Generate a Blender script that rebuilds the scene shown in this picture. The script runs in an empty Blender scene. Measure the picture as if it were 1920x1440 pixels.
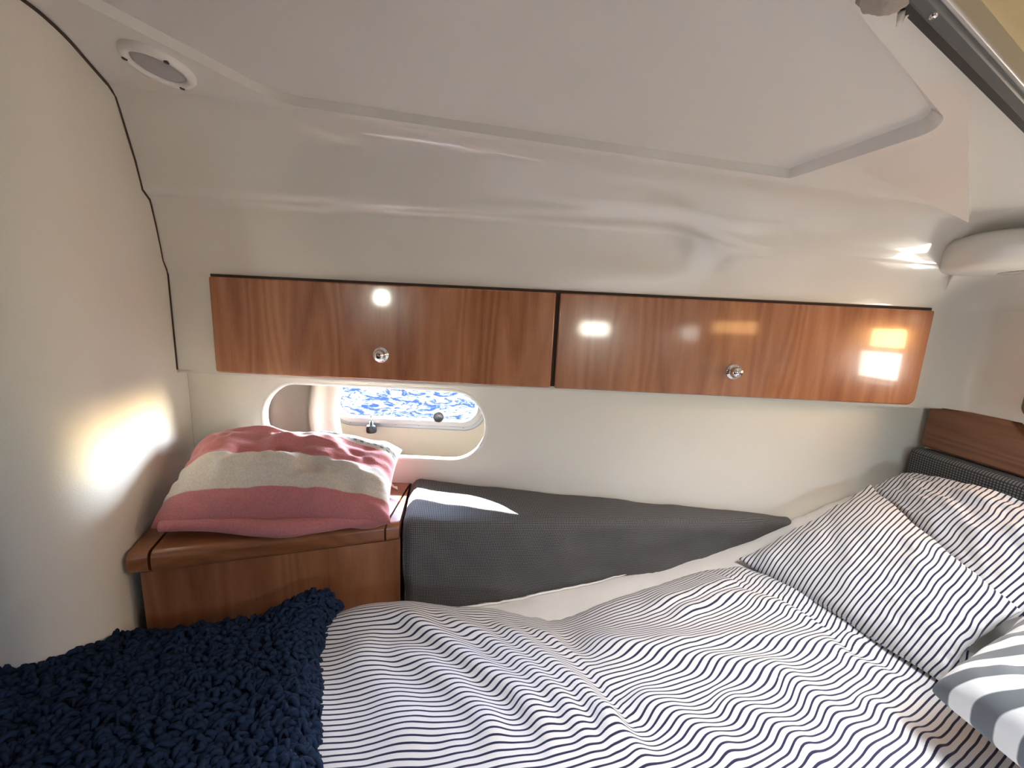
import bpy, bmesh, math, random
import numpy as np
from mathutils import Vector, Matrix
random.seed(4); rng = np.random.default_rng(4)

# ------------------------------------------------------------------ camera
ZC = 1.20                                    # eye height over the cabin sole
F = 720.0                                    # focal length in pixels of the 1920x1440 frame
dn = np.array([-203, 4285, 720.]); dn /= np.linalg.norm(dn)
ax = np.array([1, .0475, 0.]); ax -= dn*(ax@dn); ax /= np.linalg.norm(ax)
ay = np.cross(ax, dn); ay = ay if ay[2] > 0 else -ay
RM = np.array([ax, ay, -dn])                 # image axes (right, down, forward) -> world
scene = bpy.context.scene
cam_d = bpy.data.cameras.new('camera'); cam = bpy.data.objects.new('camera', cam_d)
scene.collection.objects.link(cam); scene.camera = cam
cam_d.sensor_fit = 'HORIZONTAL'; cam_d.sensor_width = 36.0; cam_d.lens = 36.0*F/1920
cam_d.clip_start = .01
r_, d_, f_ = RM[:, 0], RM[:, 1], RM[:, 2]
cam.matrix_world = Matrix(((r_[0], -d_[0], -f_[0], 0), (r_[1], -d_[1], -f_[1], 0), (r_[2], -d_[2], -f_[2], ZC), (0, 0, 0, 1)))

def ray(px, py): return RM@np.array([(px-960)/F, (py-720)/F, 1.])
def onY(px, py, y): r = ray(px, py); return r*(y/r[1])
def onZ(px, py, z): r = ray(px, py); return r*(z/r[2])
def onX(px, py, x): r = ray(px, py); return r*(x/r[0])
def cz(X, Y): return .3385-.091*X-.1*Y       # the slightly sloping deckhead
def onC(px, py): r = ray(px, py); return r*(.3385/(r[2]+.091*r[0]+.1*r[1]))

# ------------------------------------------------------------------ world, sun, daylight, exposure
w = bpy.data.worlds.new('world'); scene.world = w; w.use_nodes = True
wn = w.node_tree.nodes; wl = w.node_tree.links
sky = wn.new('ShaderNodeTexSky'); sky.sky_type = 'NISHITA'; sky.sun_disc = False
sky.sun_elevation = math.radians(38); sky.sun_rotation = math.radians(30)
wn['Background'].inputs['Strength'].default_value = 1.05
wl.new(sky.outputs[0], wn['Background'].inputs['Color'])
SUN_DIR = Vector((.205, -.235, -.222)).normalized()
sd = bpy.data.lights.new('sun', 'SUN'); sd.energy = 18; sd.angle = .01; sd.color = (1, .97, .92)
so = bpy.data.objects.new('sun', sd); scene.collection.objects.link(so)
so.rotation_euler = SUN_DIR.to_track_quat('-Z', 'Y').to_euler(); so.location = (-.6, 1.8, ZC+.8)

def area(name, loc, direction, sx, sy, energy, color):
    l = bpy.data.lights.new(name, 'AREA'); l.shape = 'RECTANGLE'; l.size = sx; l.size_y = sy
    l.energy = energy; l.color = color
    o = bpy.data.objects.new(name, l); scene.collection.objects.link(o)
    o.location = (loc[0], loc[1], loc[2]+ZC)
    o.rotation_euler = Vector(direction).to_track_quat('-Z', 'Y').to_euler()
    return o
# daylight at the two rear ports, then a fill lamp added under the hatch
area('daylight_port_aft', (.57, -1.175, -.04), (0, 1, 0), .17, .08, .14, (.95, .97, 1))
area('daylight_port_fore', (-.95, -1.175, .11), (0, 1, 0), .09, .09, .08, (.95, .97, 1))
area('hatch_fill', (.575, .16, .262), (-.05, 0, -1), .40, .17, 0.85, (.97, .98, 1)).data.spread = math.radians(115)  # added fill lamp for the cabin; the roof above the hatch is closed
# head-end windows: sun-warmed tan blinds above, plain daylight below
area('daylight_side_window', (.985, .585, -.075), (-1, 0, -.05), .17, .07, .10, (1, .93, .82))
area('daylight_side_blind', (.985, .600, .000), (-1, 0, -.05), .16, .05, .15, (1, .52, .20))
area('daylight_aft_blind', (.985, -.12, .020), (-1, 0, -.05), .46, .07, .17, (1, .52, .20))

vs = scene.view_settings
vs.view_transform = 'Standard'; vs.look = 'None'; vs.exposure = 3.18; vs.gamma = 1; vs.use_curve_mapping = False

# ------------------------------------------------------------------ helpers
ORG = {}
def mk(name, verts, faces, mat, parent=None, smooth=True, attrs=None, **props):
    V = np.array(verts, float).reshape(-1, 3).copy(); V[:, 2] += ZC
    if parent is None:
        lo, hi = V.min(0), V.max(0); org = np.array([(lo[0]+hi[0])/2, (lo[1]+hi[1])/2, lo[2]])
    else: org = ORG[parent]
    me = bpy.data.meshes.new(name); me.from_pydata((V-org).tolist(), [], [tuple(int(i) for i in f) for f in faces])
    me.update()
    if smooth: me.polygons.foreach_set('use_smooth', [True]*len(me.polygons))
    if attrs:
        for k, a in attrs.items():
            at = me.attributes.new(k, 'FLOAT', 'POINT'); at.data.foreach_set('value', np.asarray(a, np.float32).ravel())
    o = bpy.data.objects.new(name, me); scene.collection.objects.link(o)
    if mat: me.materials.append(mat)
    if parent is None: o.location = org
    else: o.parent = parent
    ORG[o] = org
    for k, v in props.items(): o[k] = v
    return o
def empty(name, loc, label, cat, group=None):
    o = bpy.data.objects.new(name, None); scene.collection.objects.link(o)
    org = np.array([loc[0], loc[1], loc[2]+ZC]); o.location = org; ORG[o] = org
    o['label'] = label; o['category'] = cat
    o.empty_display_size = .02
    if group: o['group'] = group
    return o
def fix(o, sharp=None):
    bm = bmesh.new(); bm.from_mesh(o.data); bmesh.ops.remove_doubles(bm, verts=bm.verts, dist=1e-5)
    bmesh.ops.recalc_face_normals(bm, faces=bm.faces); bm.to_mesh(o.data); bm.free()
    if sharp: o.data.set_sharp_from_angle(angle=math.radians(sharp))
    return o
def grid(nu, nv, wrapu=False):
    f = []
    for i in range(nu if wrapu else nu-1):
        for j in range(nv-1):
            a = i*nv+j; b = ((i+1) % nu)*nv+j
            f.append((a, b, b+1, a+1))
    return f
def box(lo, hi):
    x0, y0, z0 = lo; x1, y1, z1 = hi
    v = [(x0,y0,z0),(x1,y0,z0),(x1,y1,z0),(x0,y1,z0),(x0,y0,z1),(x1,y0,z1),(x1,y1,z1),(x0,y1,z1)]
    return v, [(0,3,2,1),(4,5,6,7),(0,1,5,4),(1,2,6,5),(2,3,7,6),(3,0,4,7)]
def join(parts):
    V, Fc = [], []
    for v, f in parts:
        n = len(V); V += [tuple(p) for p in v]; Fc += [tuple(i+n for i in q) for q in f]
    return V, Fc
def bevel(o, wdt, seg=3, ang=30):
    m = o.modifiers.new('bevel', 'BEVEL'); m.width = wdt; m.segments = seg; m.limit_method = 'ANGLE'; m.angle_limit = math.radians(ang)
    return o
def fillet(poly, rads, n=8):
    """round the corners of a closed 2-D polygon"""
    out = []; P = [np.array(p, float) for p in poly]; N = len(P)
    for i in range(N):
        r = rads[i] if hasattr(rads, '__len__') else rads
        a, b, c = P[i-1], P[i], P[(i+1) % N]
        if r <= 0: out.append(b); continue
        u = (a-b)/np.linalg.norm(a-b); v = (c-b)/np.linalg.norm(c-b)
        th = math.acos(np.clip(u@v, -1, 1)); t = r/math.tan(th/2)
        t = min(t, .49*np.linalg.norm(a-b), .49*np.linalg.norm(c-b)); r2 = t*math.tan(th/2)
        ctr = b+(u+v)/np.linalg.norm(u+v)*r2/math.sin(th/2)
        s, e = b+u*t-ctr, b+v*t-ctr
        a0 = math.atan2(s[1], s[0]); a1 = math.atan2(e[1], e[0]); da = (a1-a0+math.pi) % (2*math.pi)-math.pi
        for k in range(n+1):
            q = a0+da*k/n; out.append(ctr+r2*np.array([math.cos(q), math.sin(q)]))
    return out
def fill(loops, to3):
    """fill planar loops (first outer, others holes); to3 maps 2-D to 3-D"""
    bm = bmesh.new(); ed = []; V = []
    for lp in loops:
        vv = [bm.verts.new((p[0], p[1], 0)) for p in lp]
        ed += [bm.edges.new((vv[i], vv[(i+1) % len(vv)])) for i in range(len(vv))]
    bmesh.ops.triangle_fill(bm, edges=ed, use_beauty=True, use_dissolve=False)
    bm.verts.index_update()
    V = [to3(v.co.x, v.co.y) for v in bm.verts]; Fc = [tuple(v.index for v in f.verts) for f in bm.faces]
    bm.free(); return V, Fc
def prism(lp, to3a, to3b, cap=True):
    n = len(lp); V = [to3a(*p) for p in lp]+[to3b(*p) for p in lp]
    Fc = [(i, (i+1) % n, n+(i+1) % n, n+i) for i in range(n)]
    if cap: Fc += [tuple(range(n)), tuple(range(2*n-1, n-1, -1))]
    return V, Fc
def ringprism(outer, inner, to3a, to3b):
    """frame between two loops with the same point count"""
    n = len(outer); V = [to3a(*p) for p in outer]+[to3a(*p) for p in inner]+[to3b(*p) for p in inner]+[to3b(*p) for p in outer]
    Fc = []
    for k in range(4):
        for i in range(n):
            j = (i+1) % n; a, b = k*n, ((k+1) % 4)*n
            Fc.append((a+i, a+j, b+j, b+i))
    return V, Fc
def lathe(prof, origin, axis, n=28):
    axis = np.array(axis, float); axis /= np.linalg.norm(axis)
    t = np.array([0, 0, 1.]) if abs(axis[2]) < .9 else np.array([1., 0, 0])
    u = np.cross(axis, t); u /= np.linalg.norm(u); v = np.cross(axis, u)
    V = []; m = len(prof)
    for i in range(n):
        a = 2*math.pi*i/n; d = u*math.cos(a)+v*math.sin(a)
        for (r, h) in prof: V.append(np.array(origin)+d*r+axis*h)
    return V, grid(n, m, True)
def tube(path, rad, n=8):
    P = np.array(path, float); V = []; m = len(P)
    T = np.gradient(P, axis=0); T /= np.linalg.norm(T, axis=1)[:, None]+1e-12
    up = np.array([.3, .2, .93]); rr = rad if hasattr(rad, '__len__') else [rad]*m
    for i in range(m):
        u = np.cross(T[i], up); u /= np.linalg.norm(u); v = np.cross(T[i], u)
        for k in range(n):
            a = 2*math.pi*k/n; V.append(P[i]+rr[i]*(u*math.cos(a)+v*math.sin(a)))
    Fc = [(i*n+k, i*n+(k+1) % n, (i+1)*n+(k+1) % n, (i+1)*n+k) for i in range(m-1) for k in range(n)]
    Fc += [tuple(range(n-1, -1, -1)), tuple((m-1)*n+k for k in range(n))]
    return V, Fc
def stadium(x0, x1, z0, z1, r, n=14): return fillet([(x0, z0), (x1, z0), (x1, z1), (x0, z1)], r, n)
_perm = np.random.default_rng(11).permutation(512)
def vnoise(x, y, z=0.0):
    """vectorised smooth value noise in -1..1"""
    x, y, z = np.broadcast_arrays(np.asarray(x, float), np.asarray(y, float), np.asarray(z, float))
    xi, yi, zi = np.floor(x).astype(int), np.floor(y).astype(int), np.floor(z).astype(int)
    fx, fy, fz = x-xi, y-yi, z-zi
    sx, sy, sz = [t*t*t*(t*(t*6-15)+10) for t in (fx, fy, fz)]
    def h(a, b, c): return _perm[(_perm[(_perm[a & 511]+b) & 511]+c) & 511]/255.5-1
    def l(a, b, t): return a+(b-a)*t
    return l(l(l(h(xi, yi, zi), h(xi+1, yi, zi), sx), l(h(xi, yi+1, zi), h(xi+1, yi+1, zi), sx), sy),
             l(l(h(xi, yi, zi+1), h(xi+1, yi, zi+1), sx), l(h(xi, yi+1, zi+1), h(xi+1, yi+1, zi+1), sx), sy), sz)
def sstep(a, b, x): t = np.clip((np.asarray(x, float)-a)/(b-a), 0, 1); return t*t*(3-2*t)

# ------------------------------------------------------------------ materials
def new_mat(name):
    m = bpy.data.materials.new(name); m.use_nodes = True
    nt = m.node_tree; return m, nt, nt.nodes['Principled BSDF']
def N(nt, t, **kw):
    n = nt.nodes.new(t)
    for k, v in kw.items():
        if k in n.inputs: n.inputs[k].default_value = v
        else: setattr(n, k, v)
    return n
def ramp(nt, stops):
    n = nt.nodes.new('ShaderNodeValToRGB'); e = n.color_ramp.elements
    while len(e) < len(stops): e.new(.5)
    for i, (p, c) in enumerate(stops): e[i].position = p; e[i].color = (*c, 1)
    return n
def plain(name, col, rough=.5, metal=0, coat=0, spec=.5, bump=0, bscale=400, var=0):
    m, nt, b = new_mat(name)
    b.inputs['Base Color'].default_value = (*col, 1); b.inputs['Roughness'].default_value = rough
    b.inputs['Metallic'].default_value = metal; b.inputs['Coat Weight'].default_value = coat; b.inputs['Coat Roughness'].default_value = .04
    b.inputs['Specular IOR Level'].default_value = spec
    tc = N(nt, 'ShaderNodeTexCoord')
    if bump:
        no = N(nt, 'ShaderNodeTexNoise', Scale=bscale, Detail=3.0); nt.links.new(tc.outputs['Object'], no.inputs['Vector'])
        bp = N(nt, 'ShaderNodeBump', Strength=bump, Distance=.002); nt.links.new(no.outputs['Fac'], bp.inputs['Height']); nt.links.new(bp.outputs['Normal'], b.inputs['Normal'])
    if var:
        no = N(nt, 'ShaderNodeTexNoise', Scale=6.0, Detail=4.0); nt.links.new(tc.outputs['Object'], no.inputs['Vector'])
        c = np.array(col); rp = ramp(nt, [(.3, tuple(c*(1-var))), (.7, tuple(np.minimum(c*(1+var), 1)))])
        nt.links.new(no.outputs['Fac'], rp.inputs['Fac']); nt.links.new(rp.outputs['Color'], b.inputs['Base Color'])
    return m
def wood(name, c0, c1, c2, axis='Z', rough=.25, coat=.6, scale=1.0, seed=0):
    m, nt, b = new_mat(name); L = nt.links.new
    tc = N(nt, 'ShaderNodeTexCoord'); mp = N(nt, 'ShaderNodeMapping')
    st = {'Z': (1, 1, .10), 'X': (.10, 1, 1), 'Y': (1, .10, 1)}[axis]
    mp.inputs['Scale'].default_value = st; mp.inputs['Location'].default_value = (seed, seed*.7, seed*1.3)
    L(tc.outputs['Object'], mp.inputs['Vector'])
    big = N(nt, 'ShaderNodeTexNoise', Scale=7.0*scale, Detail=2.0); L(mp.outputs[0], big.inputs['Vector'])
    mul = N(nt, 'ShaderNodeMath', operation='MULTIPLY'); L(big.outputs['Fac'], mul.inputs[0]); mul.inputs[1].default_value = 15
    sn = N(nt, 'ShaderNodeMath', operation='PINGPONG'); L(mul.outputs[0], sn.inputs[0]); sn.inputs[1].default_value = .5
    fine = N(nt, 'ShaderNodeTexNoise', Scale=170.0*scale, Detail=4.0, Roughness=.65); L(mp.outputs[0], fine.inputs['Vector'])
    band = N(nt, 'ShaderNodeTexNoise', Scale=11.0*scale, Detail=1.0)
    mp2 = N(nt, 'ShaderNodeMapping'); mp2.inputs['Scale'].default_value = tuple(s if s == 1 else .02 for s in st); L(tc.outputs['Object'], mp2.inputs['Vector']); L(mp2.outputs[0], band.inputs['Vector'])
    a1 = N(nt, 'ShaderNodeMath', operation='MULTIPLY_ADD'); L(sn.outputs[0], a1.inputs[0]); a1.inputs[1].default_value = .75; fm = N(nt, 'ShaderNodeMath', operation='MULTIPLY'); L(fine.outputs['Fac'], fm.inputs[0]); fm.inputs[1].default_value = .6; L(fm.outputs[0], a1.inputs[2])
    a2 = N(nt, 'ShaderNodeMath', operation='MULTIPLY_ADD'); L(band.outputs['Fac'], a2.inputs[0]); a2.inputs[1].default_value = 1.25; L(a1.outputs[0], a2.inputs[2])
    sc = N(nt, 'ShaderNodeMath', operation='MULTIPLY'); L(a2.outputs[0], sc.inputs[0]); sc.inputs[1].default_value = .447
    rp = ramp(nt, [(.30, c0), (.50, c1), (.70, c2)]); L(sc.outputs[0], rp.inputs['Fac']); L(rp.outputs['Color'], b.inputs['Base Color'])
    b.inputs['Roughness'].default_value = rough; b.inputs['Coat Weight'].default_value = coat; b.inputs['Coat Roughness'].default_value = .07
    return m
def striped(name, white, dark, duty, soft=.05, rough=.85, bump=.15):
    """stripes follow the cloth's own 'phase' attribute (one unit per repeat)"""
    m, nt, b = new_mat(name); L = nt.links.new
    at = N(nt, 'ShaderNodeAttribute', attribute_name='phase')
    fr = N(nt, 'ShaderNodeMath', operation='FRACT'); L(at.outputs['Fac'], fr.inputs[0])
    rp = ramp(nt, [(0, white), (soft, dark), (duty, dark), (duty+soft, white)]); L(fr.outputs[0], rp.inputs['Fac'])
    tc = N(nt, 'ShaderNodeTexCoord'); no = N(nt, 'ShaderNodeTexNoise', Scale=900.0, Detail=2.0); L(tc.outputs['Object'], no.inputs['Vector'])
    bp = N(nt, 'ShaderNodeBump', Strength=bump, Distance=.001); L(no.outputs['Fac'], bp.inputs['Height']); L(bp.outputs['Normal'], b.inputs['Normal'])
    L(rp.outputs['Color'], b.inputs['Base Color']); b.inputs['Roughness'].default_value = rough; b.inputs['Specular IOR Level'].default_value = .2
    b.inputs['Sheen Weight'].default_value = .15
    return m
M = {}
M['gel'] = plain('gelcoat', (.77, .74, .68), .2, coat=.8, spec=.5)
M['vinyl'] = plain('vinyl', (.76, .72, .635), .62, spec=.3, bump=.12, bscale=500)
M['liner'] = plain('liner', (.60, .535, .41), .6, bump=.05)
M['absorber'] = plain('bounce_absorber', (.09, .083, .074), .8)  # kept very dark to soak up bounce in the port cavity
M['white'] = plain('white_plastic', (.80, .77, .71), .35)
M['cherry'] = wood('cherry', (.24, .082, .033), (.38, .152, .070), (.48, .22, .11), 'Z', seed=3)
M['cherry2'] = wood('cherry_b', (.23, .080, .032), (.36, .146, .066), (.46, .21, .105), 'Z', seed=8)
M['cab'] = wood('cabinet_wood', (.17, .058, .024), (.27, .105, .047), (.35, .15, .07), 'Z', rough=.35, coat=.25, seed=5)
M['lid'] = wood('lid_wood', (.16, .055, .022), (.25, .095, .038), (.33, .135, .06), 'X', rough=.28, coat=.4, seed=1)
M['trim'] = wood('trim_wood', (.13, .04, .016), (.22, .08, .034), (.30, .12, .055), 'Y', rough=.3, coat=.35, seed=2)
M['chrome'] = plain('chrome', (.82, .82, .82), .07, 1)
M['alu'] = plain('aluminium', (.55, .56, .56), .35, .8)
M['darkalu'] = plain('dark_frame', (.12, .125, .125), .38, .3)
M['black'] = plain('black_plastic', (.02, .02, .02), .45)
M['seam'] = plain('gasket_and_gap_shade', (.05, .03, .02), .7)  # real gasket, and the painted shade behind the locker doors
M['sash'] = plain('painted_sash', (.42, .41, .38), .4)
M['flange'] = plain('port_flange', (.34, .35, .35), .4, .4)
M['lens'] = plain('lens', (.42, .41, .40), .2, coat=.4)
M['sheet'] = plain('white_cotton', (.80, .78, .75), .9, spec=.15, bump=.25, bscale=120)
M['stripe'] = striped('navy_stripe_cotton', (.72, .71, .705), (.020, .022, .058), .31, .06)
M['grey_stripe'] = striped('grey_stripe_cotton', (.72, .72, .71), (.13, .14, .15), .5, .04, bump=.4)
M['navy'] = plain('navy_yarn', (.014, .027, .060), .95, spec=.1)
M['curtain'] = plain('curtain', (.46, .40, .32), .9, bump=.2, bscale=800)
M['rope'] = plain('cloth_taupe', (.36, .31, .27), .95, bump=.5, bscale=300)
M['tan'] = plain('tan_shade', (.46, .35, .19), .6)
_b = M['tan'].node_tree.nodes['Principled BSDF']; _b.inputs['Emission Color'].default_value = (.62, .45, .20, 1); _b.inputs['Emission Strength'].default_value = .025   # faint glow put into the cloth as backlight; no sun reaches it
M['water'] = plain('water', (.0016, .0045, .016), .7, spec=.05)
_nt = M['water'].node_tree; _df = _nt.nodes.new('ShaderNodeBsdfDiffuse'); _df.inputs['Color'].default_value = (.0022, .0052, .018, 1)
_nt.links.new(_df.outputs[0], _nt.nodes['Material Output'].inputs['Surface'])
M['fringe'] = plain('fringe', (.75, .70, .60), .9)
def waffle():
    m, nt, b = new_mat('waffle_cloth'); L = nt.links.new
    def tri(attr):
        at = N(nt, 'ShaderNodeAttribute', attribute_name=attr)
        pp = N(nt, 'ShaderNodeMath', operation='PINGPONG'); L(at.outputs['Fac'], pp.inputs[0]); pp.inputs[1].default_value = .5
        return pp
    u, v = tri('wu'), tri('wv')
    mn = N(nt, 'ShaderNodeMath', operation='MINIMUM'); L(u.outputs[0], mn.inputs[0]); L(v.outputs[0], mn.inputs[1])
    rp = ramp(nt, [(.06, (.032, .033, .038)), (.30, (.215, .21, .20))]); L(mn.outputs[0], rp.inputs['Fac']); L(rp.outputs['Color'], b.inputs['Base Color'])
    bp = N(nt, 'ShaderNodeBump', Strength=.7, Distance=.002); L(mn.outputs[0], bp.inputs['Height']); L(bp.outputs['Normal'], b.inputs['Normal'])
    b.inputs['Roughness'].default_value = .9; b.inputs['Specular IOR Level'].default_value = .2
    return m
M['waffle'] = waffle()
def towel():
    m, nt, b = new_mat('towel_cotton'); L = nt.links.new
    at = N(nt, 'ShaderNodeAttribute', attribute_name='band')
    pink, cream, grey = (.55, .20, .20), (.68, .62, .54), (.62, .60, .56)
    rp = ramp(nt, [(0, pink), (.135, pink), (.139, cream), (.43, cream), (.435, pink), (.75, pink), (.755, (.72, .62, .48)), (.775, grey)]); L(at.outputs['Fac'], rp.inputs['Fac'])
    a2 = N(nt, 'ShaderNodeAttribute', attribute_name='across')
    # woven grey check on the last band
    def sq(att, k):
        mu = N(nt, 'ShaderNodeMath', operation='MULTIPLY'); L(att.outputs['Fac'], mu.inputs[0]); mu.inputs[1].default_value = k
        fr = N(nt, 'ShaderNodeMath', operation='FRACT'); L(mu.outputs[0], fr.inputs[0])
        g = N(nt, 'ShaderNodeMath', operation='GREATER_THAN'); L(fr.outputs[0], g.inputs[0]); g.inputs[1].default_value = .5; return g
    s1, s2 = sq(a2, 30), sq(at, 26)
    mm = N(nt, 'ShaderNodeMath', operation='MULTIPLY'); L(s1.outputs[0], mm.inputs[0]); L(s2.outputs[0], mm.inputs[1])
    gt = N(nt, 'ShaderNodeMath', operation='GREATER_THAN'); L(at.outputs['Fac'], gt.inputs[0]); gt.inputs[1].default_value = .775
    m2 = N(nt, 'ShaderNodeMath', operation='MULTIPLY'); L(mm.outputs[0], m2.inputs[0]); L(gt.outputs[0], m2.inputs[1])
    mx = N(nt, 'ShaderNodeMix', data_type='RGBA'); L(m2.outputs[0], mx.inputs['Factor']); L(rp.outputs['Color'], mx.inputs['A']); mx.inputs['B'].default_value = (.20, .23, .26, 1)
    tc = N(nt, 'ShaderNodeTexCoord'); no = N(nt, 'ShaderNodeTexNoise', Scale=350.0, Detail=4.0); L(tc.outputs['Object'], no.inputs['Vector'])
    hv = N(nt, 'ShaderNodeMix', data_type='RGBA', blend_type='MULTIPLY'); L(mx.outputs['Result'], hv.inputs['A']); rr = ramp(nt, [(.3, (.8, .8, .8)), (.65, (1, 1, 1))]); L(no.outputs['Fac'], rr.inputs['Fac']); L(rr.outputs['Color'], hv.inputs['B']); hv.inputs['Factor'].default_value = 1
    L(hv.outputs['Result'], b.inputs['Base Color'])
    bp = N(nt, 'ShaderNodeBump', Strength=.35, Distance=.0015); L(no.outputs['Fac'], bp.inputs['Height']); L(bp.outputs['Normal'], b.inputs['Normal'])
    b.inputs['Roughness'].default_value = .95; b.inputs['Specular IOR Level'].default_value = .15; b.inputs['Sheen Weight'].default_value = .3
    return m
M['towel'] = towel()
def dirty_glass():
    m, nt, b = new_mat('salty_glass'); L = nt.links.new; out = nt.nodes['Material Output']
    tc = N(nt, 'ShaderNodeTexCoord'); mp = N(nt, 'ShaderNodeMapping'); mp.inputs['Scale'].default_value = (1, 1, 3.0); mp.inputs['Rotation'].default_value = (0, .12, 0); L(tc.outputs['Object'], mp.inputs['Vector'])
    no = N(nt, 'ShaderNodeTexNoise', Scale=22.0, Detail=8.0, Roughness=.8, Distortion=1.2); L(mp.outputs[0], no.inputs['Vector'])
    rp = ramp(nt, [(.46, (.02, .02, .02)), (.60, (1, 1, 1))]); L(no.outputs['Fac'], rp.inputs['Fac'])
    tr = N(nt, 'ShaderNodeBsdfTransparent'); tr.inputs['Color'].default_value = (.92, .95, 1, 1)
    tl = N(nt, 'ShaderNodeBsdfTranslucent'); tl.inputs['Color'].default_value = (.9, .93, 1, 1)
    mul = N(nt, 'ShaderNodeMath', operation='MULTIPLY'); L(rp.outputs['Color'], mul.inputs[0]); mul.inputs[1].default_value = .06
    ms = N(nt, 'ShaderNodeMixShader'); L(mul.outputs[0], ms.inputs['Fac']); L(tr.outputs[0], ms.inputs[1]); L(tl.outputs[0], ms.inputs[2])
    L(ms.outputs[0], out.inputs['Surface']); return m
M['glass'] = dirty_glass()

# ================================================================== THE SETTING
S = dict(kind='structure')
Y_DOOR, Y_FACE, Y_LOW, XR = .797, .812, .85, .93
# ---- overhead moulding: a profile swept along the hull side and round the corner into the head end
def rowpar(k, X):
    """(offset from the locker face towards the cabin, height) of profile row k at hull position X"""
    ridge = 1-sstep(.27, .42, X)
    fz = cz(X, Y_FACE-.15)
    eX = np.interp(X, [-.7, -.45, -.3, -.16, 0, .13, .28, .5, .95], [.284, .282, .277, .262, .247, .237, .229, .213, .176])
    C = np.array([.042, .185-.01*X]); D = np.array([.067, .196-.01*X])
    B = np.array([.013, .084]); E = np.array([.107, eX])
    if X > .3:
        s = sstep(.3, .95, X); C[1] -= .03*s; D[1] -= .028*s
    Cs = B+(E-B)*.47; Ds = B+(E-B)*.55
    C = C*ridge+Cs*(1-ridge); D = D*ridge+Ds*(1-ridge)
    return [np.array([.0, -.142]), np.array([0, -.139]), np.array([0, .058]), np.array([.003, .068]), B,
            B+(C-B)*.25+np.array([-.002, 0]), B+(C-B)*.6+np.array([-.003, 0]), C+np.array([-.004, -.008]), C, C+(D-C)*.45, D, D+np.array([.003, .010]),
            D+(E-D)*.45+np.array([-.002, .006]), E+np.array([-.006, -.008]), E+np.array([.010, (fz-E[1])*.42]), np.array([.130, E[1]+(fz-E[1])*.86]), np.array([.152, fz])][k]
NR = 17
SX = np.concatenate([np.linspace(-.92, .25, 60), np.linspace(.262, .44, 16), np.linspace(.46, 1.0, 24)])
def shell_pt(k, t):
    x, y, z = shell_raw(k, t)
    if k >= 14:
        e = rowpar(13, min(x, .93))[1]+.008
        z = e+(cz(x, y)-e)*{14: .42, 15: .86, 16: 1.0}[k]
    return (x, y, z)
def shell_raw(k, t):
    """t in 0..1 along hull side, 1..2 round corner, 2..3 along head end"""
    r = .055
    o, z = rowpar(k, .93 if t >= 1 else 0)
    xc = XR-o-r; yc = Y_FACE-o-r
    if t < 1:
        X = -.92+(xc+.92)*t; o, z = rowpar(k, X); yv = Y_FACE-o
        o2, _ = rowpar(k, .93)
        return (X, yv+(Y_FACE-o2-yv)*sstep(.9, 1, t), z)
    if t <= 2:
        a = (t-1)*math.pi/2; return (xc+r*math.sin(a), yc+r*math.cos(a), z)
    yv = yc+(-.95-yc)*(t-2); zz = z if k < 13 else z+(cz(XR-o, yv)-cz(XR-o, yc))*(1 if k == 16 else .6 if k == 15 else .2)
    return (XR-o, yv, zz)
TS = list(np.linspace(0, .62, 50))+list(np.linspace(.63, .80, 24))+list(np.linspace(.82, .995, 14))+list(np.linspace(1, 2, 11))+list(np.linspace(2.02, 3, 16))
TS = [t for t in TS]
# the head-end window interrupts only the lowest rows of the moulding
V = [shell_pt(k, t) for t in TS for k in range(NR)]
WY0, WY1, WZ0, WZ1 = .30, .688, -.131, .035
Fc = []
for q in grid(len(TS), NR):
    k = q[0] % NR; c = np.mean([V[i] for i in q], axis=0)
    if k in (1,) and TS[q[0]//NR] >= 2: continue          # rebuilt with the window opening below
    Fc.append(q)
ceil_mold = mk('wall_moulding', V, Fc, M['gel'], **S); fix(ceil_mold)
ceil_mold['label'] = 'glossy cream moulded cabin side above the lockers'
# white panel at the head end with a window opening
win = stadium(WY0, WY1, WZ0, WZ1, .02, 6)
ycorner = Y_FACE-.055
win3 = stadium(-.36, .12, WZ0, .05, .02, 6)
v, f = fill([[(-.95, -.139), (ycorner, -.139), (ycorner, .058), (-.95, .058)], win, win3], lambda y, z: (XR, y, z))
mk('wall_right', v, f, M['gel'], smooth=False, **S)
# soffit under the lockers
mk('trim_soffit', *box((-.80, Y_FACE, -.146), (XR+.06, Y_LOW+.01, -.139)), M['gel'], smooth=False, **S)
# ---- deckhead with the recessed panel and two hatch openings
BACKROW = [shell_pt(NR-1, t) for t in TS]
outer = [(p[0], p[1]) for p in BACKROW]+[(-1.5, -.95), (-1.5, BACKROW[0][1])]
recess = fillet([(-.375, .647), (.416, .646), (.494, .492), (.266, .373), (-.10, .186), (-.56, .186), (-.56, .455)], [.10, .012, .030, .25, .05, .05, .03], 10)
e1 = np.array([.919, .394]); en = np.array([.394, -.919]); h0 = np.array([.318, .374])-e1*.12+en*.004
def hp(a, b): return h0+e1*a+en*b
HL, HW = .54, .40
hatch_o = [tuple(hp(a, b)) for a, b in ((0, 0), (HL, 0), (HL, HW), (0, HW))]
v, f = fill([outer, [tuple(p) for p in recess], hatch_o], lambda x, y: (x, y, cz(x, y)))
ceiling = mk('ceiling', v, f, M['gel'], smooth=False, **S)
def up(h): return lambda x, y: (x, y, cz(x, y)+h)
n = len(recess)
inner = []
c0 = np.mean(recess, axis=0)
for i, p in enumerate(recess):
    t = np.array(recess[(i+1) % n])-np.array(recess[i-1]); t /= np.linalg.norm(t); nn = np.array([-t[1], t[0]])
    if nn@(c0-p) < 0: nn = -nn
    inner.append(np.array(p)+nn*(.0015+.010*float(sstep(.412, .43, p[0])*sstep(.43, .46, p[1]))))
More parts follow.
